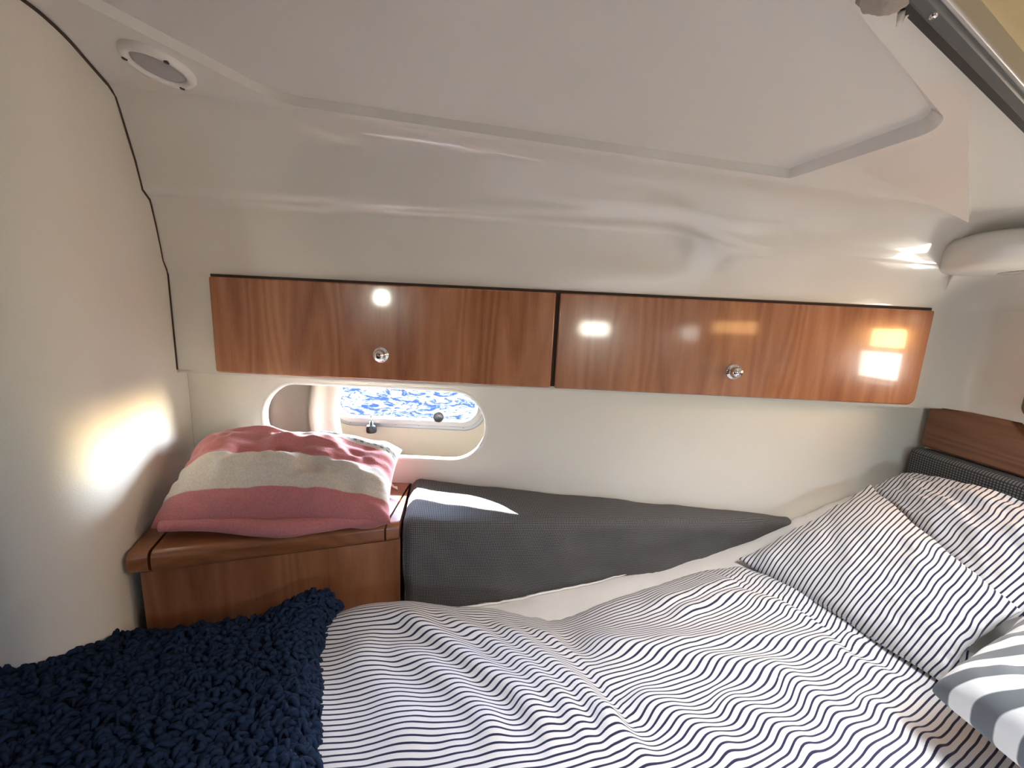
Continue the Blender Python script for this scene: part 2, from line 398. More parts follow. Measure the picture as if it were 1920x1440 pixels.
inner2 = [p+(np.array(recess[i])-p)*0 for i, p in enumerate(inner)]
V = [up(0)(*p) for p in recess]+[up(.003)(*(np.array(recess[i])*.75+inner[i]*.25)) for i in range(n)]+[up(.013)(*p) for p in inner]
Fc = [(k*n+i, k*n+(i+1) % n, (k+1)*n+(i+1) % n, (k+1)*n+i) for k in range(2) for i in range(n)]
fix(mk('recess_edge', V, Fc, M['gel'], ceiling))
v, f = fill([[tuple(p) for p in inner]], up(.013))
mk('recess_panel', v, f, plain('headliner_panel', (.74, .715, .665), .40, coat=.15), ceiling, smooth=False)
# faceted fairing beside the recess
T1, T2, T3 = onC(1615, 320), np.array([.715, .652, 0]), onC(1815, 225)
T2[2] = cz(T2[0], T2[1])-.022
mk('facet', [T1, T2, T3, T1+[0, 0, .02], T2+[0, 0, .03], T3+[0, 0, .02]], [(0, 1, 2), (0, 3, 4, 1), (1, 4, 5, 2), (2, 5, 3, 0)], M['gel'], ceiling, smooth=False)
# lamp fairing in the far upper corner
prof = [(0.001, .118), (.15, .121), (.185, .125), (.198, .131), (.206, .140), (.212, .152), (.217, .164), (.21, .176), (.16, .19), (.001, .20)]
v = []; na = 40
for i in range(na):
    a = math.radians(180+100*i/(na-1)-5)
    kf = .50+.50*float(sstep(178, 228, math.degrees(a)))
    for (r, z) in prof: v.append((XR-.005+r*kf*math.cos(a), Y_FACE-.012+r*kf*math.sin(a), z))
mk('lamp_fairing', v, grid(na, len(prof)), M['gel'], ceiling)

# ---- lower side panel with the opening to the port
op = stadium(-.566, -.054, -.331, -.163, .083, 16)
bnd = [(-.78, -.78), (1.0, -.78), (1.0, -.13), (-.78, -.13)]
wb = mk('wall_back', *fill([bnd, [tuple(p) for p in op]], lambda x, z: (x, Y_LOW, z)), M['vinyl'], smooth=False, **S)
opi = stadium(-.562, -.058, -.327, -.167, .079, 16)
V = [(p[0], Y_LOW-.001, p[1]) for p in stadium(-.570, -.050, -.335, -.159, .087, 16)]
n = len(V)
V += [(p[0], Y_LOW-.003, p[1]) for p in op]+[(p[0], Y_LOW-.001, p[1]) for p in opi]+[(p[0], Y_LOW+.014, p[1]) for p in opi]
mk('opening_rim', V, [(k*n+i, k*n+(i+1) % n, (k+1)*n+(i+1) % n, (k+1)*n+i) for k in range(3) for i in range(n)], M['white'], wb)
mk('bounce_blocker', *fill([[(-.78, -.40), (.9, -.40), (.9, -.14), (-.78, -.14)], stadium(-.572, -.048, -.337, -.157, .088, 16)], lambda x, z: (x, Y_LOW+.015, z)), M['absorber'], wb, smooth=False)  # unseen dark sheet added behind the panel to cut bounced light
# ---- foot-end bulkhead: vertical, angled, rounding away on the camera side
pa, pb = np.array([-.735, .886]), np.array([-.588, .535])
dirw = (pb-pa)/np.linalg.norm(pb-pa)
WPX = [-.585, -.590, -.621, -.655, -.690, -.7165, -.731, -.739]; WPY = [.52, .54, .60, .67, .74, .80, .85, .90]
def wallX(y): return float(np.interp(y, WPY, WPX))
yy_ = np.linspace(.895, .535, 30); xx_ = np.array([wallX(y) for y in yy_]); xx_ = np.convolve(np.pad(xx_, 3, mode='edge'), np.ones(7)/7, 'valid')
plan = [np.array([x, y]) for x, y in zip(xx_, yy_)]
dl = plan[-1]-plan[-4]
ang = math.atan2(dl[1], dl[0]); p = plan[-1].copy()
for i in range(26):                           # turn clockwise away to the left
    ang -= math.radians(4.0); p = p+np.array([math.cos(ang), math.sin(ang)])*.0050; plan.append(p.copy())
for s in (.05, .1, .25, .45, .62): plan.append(p+np.array([math.cos(ang), math.sin(ang)])*s)
ZL = np.linspace(-.80, .40, 40)
V = []
for q in plan:
    for z in ZL: V.append((q[0], q[1], z))
wl_ = mk('wall_left', V, grid(len(plan), len(ZL)), M['vinyl'], **S); fix(wl_)
# dark gasket where the bulkhead meets the moulding
gas = []
for k in range(1, NR):
    X = -.70
    for _ in range(6): o, z = rowpar(k, X); X = wallX(Y_FACE-o)
    gas.append((X+.0005, Y_FACE-o-.0005, z))
yl = Y_FACE-.152
for q in plan:
    if q[1] < yl: gas.append((q[0]+.0005, q[1]-.0005, cz(q[0], q[1])-.001))
gas = [g for g in gas if g[0] > -1.0]
mk('trim_gasket', *tube(gas, .0028, 6), M['seam'], **S)
gas2 = [(wallX(Y_LOW)+.0005, Y_LOW-.001, z) for z in np.linspace(-.142, -.40, 6)]
mk('trim_corner', *tube(gas2, .0013, 6), M['seam'], **S)
# ---- hull liner with the port
po = stadium(-.492, -.065, -.305, -.105, .062, 12)          # outer flange
ph = stadium(-.468, -.089, -.277, -.130, .045, 12)          # glass
Y_H = 1.02
hull = mk('wall_hull', *fill([[(-1.55, -1.2), (1.1, -1.2), (1.1, .62), (-1.55, .62)], ph], lambda x, z: (x, Y_H, z)), M['liner'], smooth=False, **S)
mk('trim_cavity_floor', *box((-1.0, Y_LOW+.003, -.40), (1.0, Y_H, -.385)), M['absorber'], smooth=False, **S)
mk('trim_cavity_side', *box((.02, Y_LOW+.003, -.40), (.03, Y_H, -.12)), M['liner'], smooth=False, **S)
port = empty('window_1', (-.28, Y_H-.02, -.305), 'oval opening port with salty glass behind the cut-out', 'window'); port['kind'] = 'structure'
flat = lambda y: (lambda x, z: (x, y, z))
o = mk('flange', *ringprism(po, ph, flat(Y_H-.012), flat(Y_H-.0005)), M['flange'], port); fix(o, 30); bevel(o, .003)
pf = stadium(-.484, -.073, -.293, -.113, .055, 12)
o = mk('sash', *ringprism(pf, ph, flat(Y_H-.024), flat(Y_H-.012)), M['sash'], port); fix(o, 30); bevel(o, .004)
v, f = fill([[tuple(p) for p in ph]], flat(Y_H+.004)); mk('pane', v, f, M['glass'], port, smooth=False)
for px in (657, 742, 785, 869, 912, 612+20):
    q = onY(px, 787.5 if px < 900 else 775, Y_H-.0125); q[2] = min(q[2], -.295) if px < 900 else q[2]
    mk('screw', *lathe([(.0005, .0015), (.0018, .0012), (.0022, 0)], q, (0, -1, 0), 10), M['chrome'], port)
q = onY(698, 776, Y_H-.025)
kn = mk('latch', *join([tube([q, q+[0, -.008, -.004], q+[.001, -.010, -.022]], .0028, 8), tube([q+[0, .002, .004], q+[0, -.004, .0]], .004, 8)]), M['chrome'], port)
mk('latch_knob', *lathe([(.0005, -.030), (.012, -.030), (.0132, -.027), (.0132, -.013), (.011, -.010), (.005, -.008), (.005, -.001), (.0005, 0)], q+[.001, -.010, -.018], (0, 0, 1), 20), M['black'], port)
q = onY(824, 778, Y_H-.02)
mk('hinge_knob', *lathe([(.0135, 0), (.0145, .004), (.0145, .028), (.0125, .030), (.0115, .026), (.0005, .024)], q, (.1, -1, .05), 24), M['darkalu'], port)
# curtain drawn to the side inside the cavity
xs = np.linspace(-.78, -.435, 90); zs = np.linspace(-.383, -.10, 14)
V = [(x+.006*math.sin(z*30), .945+.022*math.sin((x+.78)*58)+.006*math.sin(x*131)+.01*(z+.2), z) for x in xs for z in zs]
cu = mk('port_curtain', V, grid(90, 14), M['curtain']); cu['label'] = 'taupe cloth curtain bunched beside the oval port'; cu['category'] = 'curtain'
m_ = cu.modifiers.new('t', 'SOLIDIFY'); m_.thickness = .002
# ---- the rest of the hull that closes the cabin
portA = stadium(.45, .69, -.095, .015, .05, 8); portF = stadium(-1.01, -.89, .055, .165, .05, 8)
mk('wall_rear', *fill([[(-1.5, -1.2), (1.1, -1.2), (1.1, .62), (-1.5, .62)], portA, portF], lambda x, z: (x, -1.18, z)), M['cab'], smooth=False, **S)
v, f = fill([[(-1.18, -1.2), (1.02, -1.2), (1.02, .62), (-1.18, .62)]], lambda y, z: (-1.42, y, z))
mk('wall_entry', v, f, M['cab'], smooth=False, **S)
mk('wall_head', *fill([[(-1.18, -1.2), (1.02, -1.2), (1.02, .62), (-1.18, .62)]], lambda y, z: (1.0, y, z)), M['vinyl'], smooth=False, **S)
mk('ceiling_rear', *fill([[(-1.42, -1.18), (1.0, -1.18), (1.0, -.95), (-1.42, -.95)]], lambda x, y: (x, y, cz(x, y))), M['gel'], smooth=False, **S)
mk('roof', *fill([[(-1.6, -1.25), (1.1, -1.25), (1.1, 1.1), (-1.6, 1.1)]], lambda x, y: (x, y, .60)), M['vinyl'], smooth=False, **S)
mk('floor', *box((-1.5, -1.25, -1.22), (1.1, 1.05, -1.20)), M['trim'], smooth=False, **S)
mk('wall_lower_right', *box((XR+.02, -1.18, -1.2), (XR+.05, Y_LOW, -.139)), M['vinyl'], smooth=False, **S)
mk('sea', *box((-8, 1.6, -1.6), (8, 14, -1.5)), M['water'], smooth=False, kind='structure', label='blue water outside the port')
# window in the head end, its edge just inside the frame
w2 = empty('window_2', (XR+.03, .49, WZ0), 'framed window in the white head-end panel', 'window'); w2['kind'] = 'structure'
wi = stadium(WY0+.014, WY1-.014, WZ0+.014, WZ1-.014, .012, 6)
o = mk('frame', *ringprism(win, wi, lambda y, z: (XR-.006, y, z), lambda y, z: (1.0, y, z)), M['darkalu'], w2); fix(o, 30); bevel(o, .002, 2)
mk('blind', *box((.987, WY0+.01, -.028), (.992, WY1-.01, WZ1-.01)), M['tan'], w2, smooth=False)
w3 = empty('window_3', (XR+.03, -.12, WZ0), 'second framed window along the head end', 'window'); w3['kind'] = 'structure'
o = mk('frame', *ringprism(win3, stadium(-.346, .106, WZ0+.014, .036, .012, 6), lambda y, z: (XR-.006, y, z), lambda y, z: (1.0, y, z)), M['darkalu'], w3); fix(o, 30); bevel(o, .002, 2)
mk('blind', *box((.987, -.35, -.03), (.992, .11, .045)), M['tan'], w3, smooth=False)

# ================================================================== LOCKER DOORS
def locker(x0, x1, kx, mat, rr, label):
    z0, z1 = -.1385, .0575
    e = empty('locker_door', ((x0+x1)/2, Y_DOOR, z0), label, 'locker door', 'cherry doors of the side locker')
    lp = fillet([(x0, z0), (x1, z0), (x1, z1), (x0, z1)], rr, 6)
    o = mk('panel', *prism(lp, flat(Y_DOOR), flat(Y_FACE-.002)), mat, e); fix(o, 35); bevel(o, .003, 3)
    g = mk('gap_shade', *prism([(x0-.004, z0+.002), (x1+.004, z0+.002), (x1+.004, z1+.006), (x0-.004, z1+.006)], flat(Y_FACE-.0035), flat(Y_FACE-.0005)), M['seam'], e, smooth=False)  # dark sheet standing in for the shade in the gap round the door
    k = mk('knob', *lathe([(.0165, 0), (.0165, .003), (.0155, .0045), (.012, .005), (.0105, .008), (.0108, .014), (.0095, .0185), (.005, .0205), (.0005, .021)], (kx[0], Y_DOOR, kx[1]), (0, -1, 0), 32), M['chrome'], e)
    return e
s = Y_DOOR/.85
k1, k2 = onY(712, 666, Y_DOOR-.01), onY(1380, 698, Y_DOOR-.01)
locker(-.666*s, .081, (k1[0], k1[2]), M['cherry'], [.006, .004, .003, .004], 'cherry wood locker door above the oval port cut-out')
locker(.089, .905*s, (k2[0], k2[2]), M['cherry2'], [.004, .016, .004, .003], 'cherry wood locker door nearest the headboard')

# ================================================================== CEILING LIGHTS
def downlight(c, nrm, R, ringmat, label, holes):
    e = empty('ceiling_light', c, label, 'ceiling light', 'round lights set in the moulding')
    nrm = np.array(nrm, float); nrm /= np.linalg.norm(nrm)
    mk('bezel', *lathe([(R, -.002), (R, .004), (R*.93, .008), (R*.80, .009), (R*.74, .006), (R*.70, .002)], c, nrm, 40), ringmat, e)
    mk('lens', *lathe([(R*.72, .002), (R*.70, .005), (R*.6, .0065), (R*.3, .0075), (.0005, .008)], c, nrm, 40), M['lens'], e)
    if holes:
        t = np.cross(nrm, [0, 1, 0]); t /= np.linalg.norm(t); b = np.cross(nrm, t)
        for a in (35, 155, 275):
            q = np.array(c)+(t*math.cos(math.radians(a))+b*math.sin(math.radians(a)))*R*.86
            mk('screw', *lathe([(.0005, .0098), (.003, .0095), (.0034, .0075)], q, nrm, 10), M['black'], e)
    return e
cn = np.array([-.091, -.1, -1.0])
cL = onC(298, 120); downlight(cL, cn, .041, M['white'], 'white rimmed round light in the deckhead by the bulkhead', True)
downlight(np.array([.872, .690, .1285]), (0, 0, -1), .034, M['chrome'], 'chrome rimmed round light in the far right corner', False)

# ================================================================== HATCH OVERHEAD
hc = hp(HL/2, HW/2)
ha = empty('deck_hatch', (hc[0], hc[1], cz(*hc)-.012), 'dark metal framed deck hatch with golden tan shade', 'hatch')
def hrect(d): return fillet([tuple(hp(a, b)) for a, b in ((d, d), (HL-d, d), (HL-d, HW-d), (d, HW-d))], .02, 5)
o = mk('seal', *ringprism(hrect(-.003), hrect(.004), up(-.006), up(.002)), M['black'], ha); fix(o, 30)
o = mk('frame', *ringprism(hrect(.0035), hrect(.0165), up(-.009), up(.02)), M['darkalu'], ha); fix(o, 30); bevel(o, .004)
o = mk('inner_lip', *ringprism(hrect(.0158), hrect(.021), up(-.007), up(.03)), M['alu'], ha); fix(o, 30); bevel(o, .002)
sh = []
for i in range(60):                            # a softly ribbed shade
    b = .018+(HW*.5-.018)*i/59
    zoff = .003+.010*(.5-.5*math.cos((b+.02)*2*math.pi/.085))**3
    for a in (.018, HL-.018): q = hp(a, b); sh.append((q[0], q[1], cz(*q)+zoff))
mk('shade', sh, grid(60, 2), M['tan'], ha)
for a in (.36, .13):
    q = hp(a, .010); mk('screw', *lathe([(.0005, .0115), (.0026, .011), (.0028, .0085)], (q[0], q[1], cz(*q)), cn, 10), M['chrome'], ha)
# cloth bundle tied beside the hatch
q = onC(1662, -26); V = []; nu, nv = 48, 28
ctr = q+[0, 0, -.006]
ux = np.array([.92, .39, 0]); uy = np.array([-.39, .92, 0])
for i in range(nu):
    for j in range(nv):
        a = 2*math.pi*i/nu; b = math.pi*j/(nv-1)
        d = np.array([math.sin(b)*math.cos(a), math.sin(b)*math.sin(a), math.cos(b)])
        r = 1+.13*float(vnoise(d[0]*2.2+5, d[1]*2.2, d[2]*2.2))+.05*float(vnoise(d[0]*6, d[1]*6+3, d[2]*6))
        V.append(ctr+r*(ux*d[0]*.024+uy*d[1]*.014+np.array([0, 0, d[2]*.009])))
cb = mk('cloth_bundle', V, grid(nu, nv, True), M['rope']); cb['label'] = 'small taupe cloth bundle tied at the hatch corner'; cb['category'] = 'cloth'
q2 = onC(1698, 14)
mk('tie', *tube([q2+[-.006, -.004, -.006], q2+[0, .003, -.010], q2+[.003, .0, -.004], q2+[-.004, -.004, -.002]], .0025, 6), M['fringe'], cb)

# ================================================================== FOOT-END CABINET
ZT = -.39
A_, B_ = onZ(237, 1043, ZT), onZ(765, 981, ZT)          # front edge of the top, left to right
fd = (B_-A_)[:2]; fl = np.linalg.norm(fd); fd /= fl; fn = np.array([-fd[1], fd[0]])
def cp(s, d): return A_[:2]+fd*s+fn*d                  # along the front, back into the corner
cab = empty('corner_cabinet', (*cp(fl/2, .06), -.78), 'low cherry wood corner cabinet with a lid under the towel cushion', 'cabinet')
sl, sr = onZ(280, 1036, ZT), onZ(723, 987, ZT)
s1 = (sl[:2]-A_[:2])@fd; s2 = (sr[:2]-A_[:2])@fd
wb_ = np.array([wallX(.849), .849])
def lidpoly(sa, sb, la, lb):
    """front-left, front-right, back-right, back-left"""
    return [cp(sa, 0), cp(sb, 0), lb, la]
seamdir = -dirw
def onto(p, d):                                          # follow d from p to the side panel
    return p+d*((.8485-p[1])/d[1])
bl = onto(cp(s1, 0), seamdir); br = onto(cp(s2, 0), np.array([-.02, 1.]))
def lid(name, poly, lab=None):
    P = np.array(poly)
    c = P.mean(0); P = c+(P-c)*np.array([1-.005/np.ptp(P[:, 0])*1.4, 1])
    lp = [tuple(p) for p in P]
    o = mk(name, *prism(lp, lambda x, y: (x, y, ZT), lambda x, y: (x, y, ZT-.036)), M['lid'], cab)
    fix(o, 30)
    bm = bmesh.new(); bm.from_mesh(o.data)
    es = []
    for e in bm.edges:                                 # round only the nosing
        m = (e.verts[0].co+e.verts[1].co)/2+Vector(ORG[cab])
        if abs((np.array([m.x, m.y])-A_[:2])@fn) < .004 and abs(e.verts[0].co.z-e.verts[1].co.z) < 1e-4: es.append(e)
    bmesh.ops.bevel(bm, geom=es, offset=.012, segments=5, profile=.5, affect='EDGES'); bm.to_mesh(o.data); bm.free()
    o.data.polygons.foreach_set('use_smooth', [True]*len(o.data.polygons)); o.data.set_sharp_from_angle(angle=math.radians(35)); return o
lid('side_strip', [cp(.0, 0), cp(s1, 0), bl, np.array([wallX(.8485)+.003, .8485])])
lid('lid', [cp(s1, 0), cp(s2, 0), br, bl])
lid('end_strip', [cp(s2, 0), cp(fl-.012, 0), np.array([-.230, .8485]), br])
pts = [cp(.010, .008), cp(fl-.014, .008), cp(fl-.014, .022), cp(.010, .022)]
o = mk('front_panel', *prism(pts, lambda x, y: (x, y, -.78), lambda x, y: (x, y, ZT-.036)), M['cab'], cab, smooth=False)

# ================================================================== HEAD END TRIM AND HEADBOARD
poly = [(.838, -.2365), (.838, -.1415), (.700, -.1415), (.672, -.168), (.20, -.168), (.20, -.2365)]
lp = fillet(poly, [.008, .004, .012, .02, .01, .01], 5)
o = mk('headboard_rail', *prism(lp, lambda y, z: (XR-.005, y, z), lambda y, z: (XR+.02, y, z)), M['trim']); fix(o, 35); bevel(o, .005, 3)
o['label'] = 'dark cherry wood rail along the head end of the berth'; o['category'] = 'rail'
def cushion_box(pts_top, pts_bot, name, parent, bev, label=None, cat=None):
    """upholstered block from four top and four bottom corners, waffle attributes in metres"""
    T, Bq = np.array(pts_top), np.array(pts_bot)
    bm = bmesh.new(); vt = [bm.verts.new(p) for p in T]; vb = [bm.verts.new(p) for p in Bq]
    bm.faces.new(vt); bm.faces.new(vb[::-1])
    for i in range(4): bm.faces.new((vt[i], vb[i], vb[(i+1) % 4], vt[(i+1) % 4]))
    bmesh.ops.recalc_face_normals(bm, faces=bm.faces)
    bmesh.ops.bevel(bm, geom=list(bm.edges), offset=bev, segments=6, profile=.5, affect='EDGES')
    bmesh.ops.subdivide_edges(bm, edges=[e for e in bm.edges if e.calc_length() > .08], cuts=12, use_grid_fill=True)
    bmesh.ops.triangulate(bm, faces=[f for f in bm.faces if len(f.verts) > 4])
    bm.normal_update(); bm.verts.index_update()
    V = [tuple(v.co) for v in bm.verts]; Fc = [tuple(v.index for v in f.verts) for f in bm.faces]
    bm.free(); return V, Fc
def waf(V, period, ud, frontn):
    """weave coordinates: u along the block, v over the top and down the front"""
    V = np.array(V); ud = np.array(ud); return V@ud/period
v, f = cushion_box([(XR-.03, .838, -.24), (XR-.03, .0, -.24), (XR+.015, .0, -.24), (XR+.015, .838, -.24)], [(XR-.03, .838, -.62), (XR-.03, .0, -.62), (XR+.015, .0, -.62), (XR+.015, .838, -.62)], 'h', None, .012)
Vn = np.array(v); hb = mk('headboard', v, f, M['waffle'], attrs=dict(wu=Vn[:, 1]/.005, wv=(Vn[:, 2]-Vn[:, 0])/.005))
hb['label'] = 'charcoal waffle cloth headboard below the wooden rail'; hb['category'] = 'headboard'

# ================================================================== BERTH
mk('berth_base', *box((-.95, -.9, -1.2), (XR+.015, .84, -.78)), M['cab'], smooth=False, label='wooden berth base under the mattress', category='berth')
# wedge bolster along the hull
tp = [(-.196, .668, -.384), (.66, .822, -.428), (.66, .846, -.423), (-.224, .846, -.372)]
bt = [(-.185, .655, -.70), (.42, .838, -.70), (.42, .846, -.70), (-.20, .846, -.70)]
# dense grid version so that the cover can pillow a little
def bolster():
    nu, nt_ = 150, 120
    P = lambda a, b, t: np.array(a)*(1-t)+np.array(b)*t
    V, U, W_ = [], [], []
    for i in range(nu):
        t = i/(nu-1)
        loop = [P(bt[3], bt[2], t), P(tp[3], tp[2], t), P(tp[0], tp[1], t), P(bt[0], bt[1], t)]
        # rounded corners in cross-section
        wd = np.linalg.norm(loop[2]-loop[1]); rad = min(.030, wd*.4)
        seq = []
        for k in range(1, 3):
            a, b, c = loop[k-1], loop[k], loop[(k+1) % 4]
            u = (a-b)/np.linalg.norm(a-b); w_ = (c-b)/np.linalg.norm(c-b)
            rr = min(rad, .012 if k == 1 else rad)
            for q in range(9):
                s = q/8; seq.append((b+u*rr)*(1-s)**2+2*b*s*(1-s)+(b+w_*rr)*s*s)
        full = [loop[0]]+seq+[loop[3]]
        full = np.array(full); d = np.r_[0, np.cumsum(np.linalg.norm(np.diff(full, axis=0), axis=1))]
        # fixed distance stations measured from the front top edge so the weave stays straight
        ss = np.linspace(0, d[-1], nt_)
        pts = np.stack([np.interp(ss, d, full[:, c]) for c in range(3)], 1)
        V.append(pts); U.append(np.full(nt_, loop[2][0]+.0)); W_.append(ss-d[13])
    V = np.array(V); U = np.array(U); W_ = np.array(W_)
    # pinch the left end and puff the faces
    tt = np.linspace(0, 1, nu)[:, None]
    end = np.clip(1-(tt*.86)/.022, 0, 1)
    cen = V.mean(1, keepdims=True)
    V = V+(cen-V)*(.13*end**2)[:, :, None]
    puff = .006*vnoise(U*9, W_*12)+.003*vnoise(U*25, W_*22)
    V[:, :, 1] -= np.where(W_ > .01, puff, 0)*sstep(0, .05, W_); V[:, :, 2] += np.where(W_ < 0, puff*.5, 0)
    Fc = grid(nu, nt_)
    Vf = V.reshape(-1, 3).tolist(); base = len(Vf)
    Fc += [tuple(range(nt_-1, -1, -1))]
    return Vf, Fc, U.ravel(), W_.ravel()
v, f, U, W_ = bolster()
bo = mk('bolster', v, f, M['waffle'], attrs=dict(wu=U/.0034, wv=W_/.0034)); fixed = bo
bo['label'] = 'grey waffle cloth wedge bolster with a patch of sun'; bo['category'] = 'cushion'

# ---- mattress in a white sheet, swelling at the head end against the hull side
ZM = -.560
wallz = ([-1, .0, .15, .33, .45, .57, .69, .79, .9, 1], [ZM, ZM, ZM+.006, ZM+.018, -.515, -.478, -.413, -.36, -.326, -.32])
def sheet_z(X, Y):
    rise = np.interp(X, *wallz)-ZM
    fall = sstep(.42, .80, Y)
    z = ZM+rise*fall+.002*vnoise(X*30, Y*30)+.0016*vnoise(X*70+Y*30, Y*60)
    return z
def edge_front(X):
    """front foot of the bolster / side panel, where the mattress ends"""
    return np.minimum(np.interp(X, [-.2, -.185, .42, .50], [.50, .652, .834, .845]), .845)
def cab_front(X): return A_[1]+fd[1]/fd[0]*(X-A_[0])
nx, ny = 170, 120
Xs = np.linspace(-.93, XR-.035, nx); V = []
for X in Xs:
    yt = float(edge_front(X)) if X > -.19 else min(.652, cab_front(X)+.005) if X > -.56 else .50-.3*min(1, (-.56-X)/.1)
    ys = np.linspace(-.85, yt, ny)
    zz = sheet_z(np.full(ny, X), ys)
    dd = yt-ys; zz = zz-.012*np.exp(-dd/.010)
    for y, z in zip(ys, zz): V.append((X, y, z))
fcs = grid(nx, ny); nb = len(V)
bdr = [i*ny for i in range(nx)]+[(nx-1)*ny+j for j in range(1, ny)]+[i*ny+ny-1 for i in range(nx-2, -1, -1)]+[j for j in range(ny-2, 0, -1)]
V += [(V[i][0], V[i][1], -.775) for i in bdr]; nbd = len(bdr)
fcs += [(bdr[i], nb+i, nb+(i+1) % nbd, bdr[(i+1) % nbd]) for i in range(nbd)]+[tuple(nb+i for i in range(nbd))]
ma = mk('mattress', V, fcs, M['sheet']); fix(ma, 60)
ma['label'] = 'berth mattress in a plain white sheet beside the grey bolster'; ma['category'] = 'mattress'

px_ = np.linspace(-.10, .41, 50); pY = edge_front(px_)-.020
mk('piping', *tube([(x, y, float(sheet_z(np.array(x), np.array(y)))+.001) for x, y in zip(px_, pY)], list(.0003+.0019*(1-sstep(.12, .41, px_))), 8), M['sheet'], ma)
# ---- duvet
def poly3(pts, z): return np.array([onZ(a, b, z)[:2] for a, b in pts])
def fold(Xg, Yg, pts, amp, w1, w2, z=-.5, taper=.25):
    """a ridge along a line; w1 is the width on its left, w2 on its right hand side"""
    P = poly3(pts, z)
    seg = np.linalg.norm(np.diff(P, axis=0), axis=1); tot = seg.sum(); acc = 0
    best = np.full(Xg.shape, 9.0); sgn = np.zeros(Xg.shape); tt = np.zeros(Xg.shape)
    for i in range(len(P)-1):
        a, b = P[i], P[i+1]; d = (b-a)/seg[i]
        s = np.clip((Xg-a[0])*d[0]+(Yg-a[1])*d[1], 0, seg[i])
        dx = Xg-(a[0]+d[0]*s); dy = Yg-(a[1]+d[1]*s); ds = np.hypot(dx, dy)
        m = ds < best; best = np.where(m, ds, best); sgn = np.where(m, d[0]*dy-d[1]*dx, sgn); tt = np.where(m, (acc+s)/tot, tt); acc += seg[i]
    wv = np.where(sgn > 0, w1, w2)
    return amp*np.exp(-(best/wv)**2)*sstep(0, taper, tt)*(1-sstep(1-taper, 1, tt)) if taper else amp*np.exp(-(best/wv)**2)
FOLDS = [  # pixel line, height, far-side width, near-side width
 ([(700, 1150), (757, 1160), (843, 1208), (893, 1243), (967, 1288), (1020, 1350), (1060, 1440)], .016, .022, .013),
 ([(800, 1135), (850, 1165), (907, 1190), (955, 1225), (990, 1250), (1053, 1307), (1093, 1360), (1130, 1440)], .013, .018, .012),
 ([(900, 1142), (960, 1180), (1027, 1235), (1085, 1280), (1130, 1330), (1180, 1440)], .013, .018, .012),
 ([(960, 1145), (1030, 1180), (1085, 1215), (1140, 1262), (1180, 1310), (1240, 1400)], .012, .020, .010),
 ([(700, 1200), (790, 1235), (850, 1275), (910, 1340), (950, 1440)], .011, .022, .016),
 ([(650, 1180), (700, 1260), (760, 1340), (800, 1440)], .010, .035, .03),
 ([(1060, 1180), (1200, 1205), (1360, 1243), (1460, 1263), (1563, 1340), (1640, 1400), (1720, 1470)], .015, .032, .016),
 ([(1190, 1190), (1280, 1197), (1420, 1196), (1566, 1212), (1650, 1262), (1720, 1310)], .011, .028, .015),
 ([(1330, 1300), (1420, 1340), (1500, 1390), (1570, 1450)], .012, .030, .014),
 ([(1160, 1290), (1260, 1330), (1350, 1390), (1420, 1450)], .011, .028, .015),
 ([(1120, 1300), (1190, 1380), (1230, 1450)], .008, .02, .015),
 ([(1380, 1120), (1460, 1135), (1560, 1180), (1680, 1250)], .012, .03, .016),
 ([(1200, 1130), (1290, 1110), (1400, 1085)], .010, .02, .012),
 ([(1250, 1150), (1340, 1120), (1420, 1110)], .009, .018, .012),
 ([(1600, 1290), (1690, 1350), (1800, 1420)], .009, .02, .014),
]
VALLEYS = [([(1030, 1155), (1080, 1200), (1125, 1250), (1163, 1290), (1200, 1340), (1260, 1420)], -.014, .022, .022),
           ([(1400, 1075), (1467, 1107), (1533, 1157), (1600, 1213), (1657, 1233), (1740, 1285)], -.012, .02, .02)]
ex = [-.80, -.42, -.36, -.30, -.24, -.17, -.08, -.02, .05, .101, .19, .27, .349, .43, .50, .60, .75, .86]
eY = [.42, .545, .585, .60, .628, .640, .640, .650, .640, .628, .672, .705, .735, .75, .745, .66, .56, .50]
def duvet_base(X, Y):
    z = -.515+.004*vnoise(X*5, Y*5)+0*X
    z = z+.020*np.exp(-(((X+.20)/.12)**2+((Y-.585)/.055)**2))       # plump far corner
    z = z-.022*np.exp(-(((X-.10)/.09)**2+((Y-.62)/.06)**2))
    z = z+.010*sstep(.25, .5, X)*sstep(.35, .6, Y)
    return z
def duvet_z(X, Y):
    z = duvet_base(X, Y)
    for pts, a, w1, w2 in FOLDS: z = z+fold(X, Y, pts, a, w1, w2)
    for pts, a, w1, w2 in VALLEYS: z = z+fold(X, Y, pts, a, w1, w2)
    z = z+.0020*vnoise(X*20+Y*10, Y*18)+.0004*vnoise(X*60, Y*55)
    return z
nx, ny = 420, 260
gx = np.linspace(-.80, .86, nx); tv = np.linspace(0, 1, ny)**1.0
XX = np.repeat(gx[:, None], ny, 1); ytop = np.interp(gx, ex, eY)
k7 = np.ones(9)/9; ytop = np.convolve(np.pad(ytop, 4, mode='edge'), k7, 'valid')
YY = ytop[:, None]*(1-tv)[None, :]+(-.35)*tv[None, :]
ZZ = duvet_z(XX, YY)
dd = ytop[:, None]-YY
floorz = sheet_z(XX, YY)+.004
edge = 1-np.exp(-(dd/.018)**1.2)
ZZ = floorz+(np.maximum(ZZ, floorz+.012)-floorz)*edge
def phase_at(X, Y): return np.hypot(X+.42, Y-2.4)
STR = .0070
ph_ = (phase_at(XX, YY)+.35*(ZZ+.5)+.003*vnoise(XX*6, YY*6+9))/STR
V = np.stack([XX, YY, ZZ], 2).reshape(-1, 3)
du = mk('duvet', V, grid(nx, ny), M['stripe'], attrs=dict(phase=ph_.ravel()))
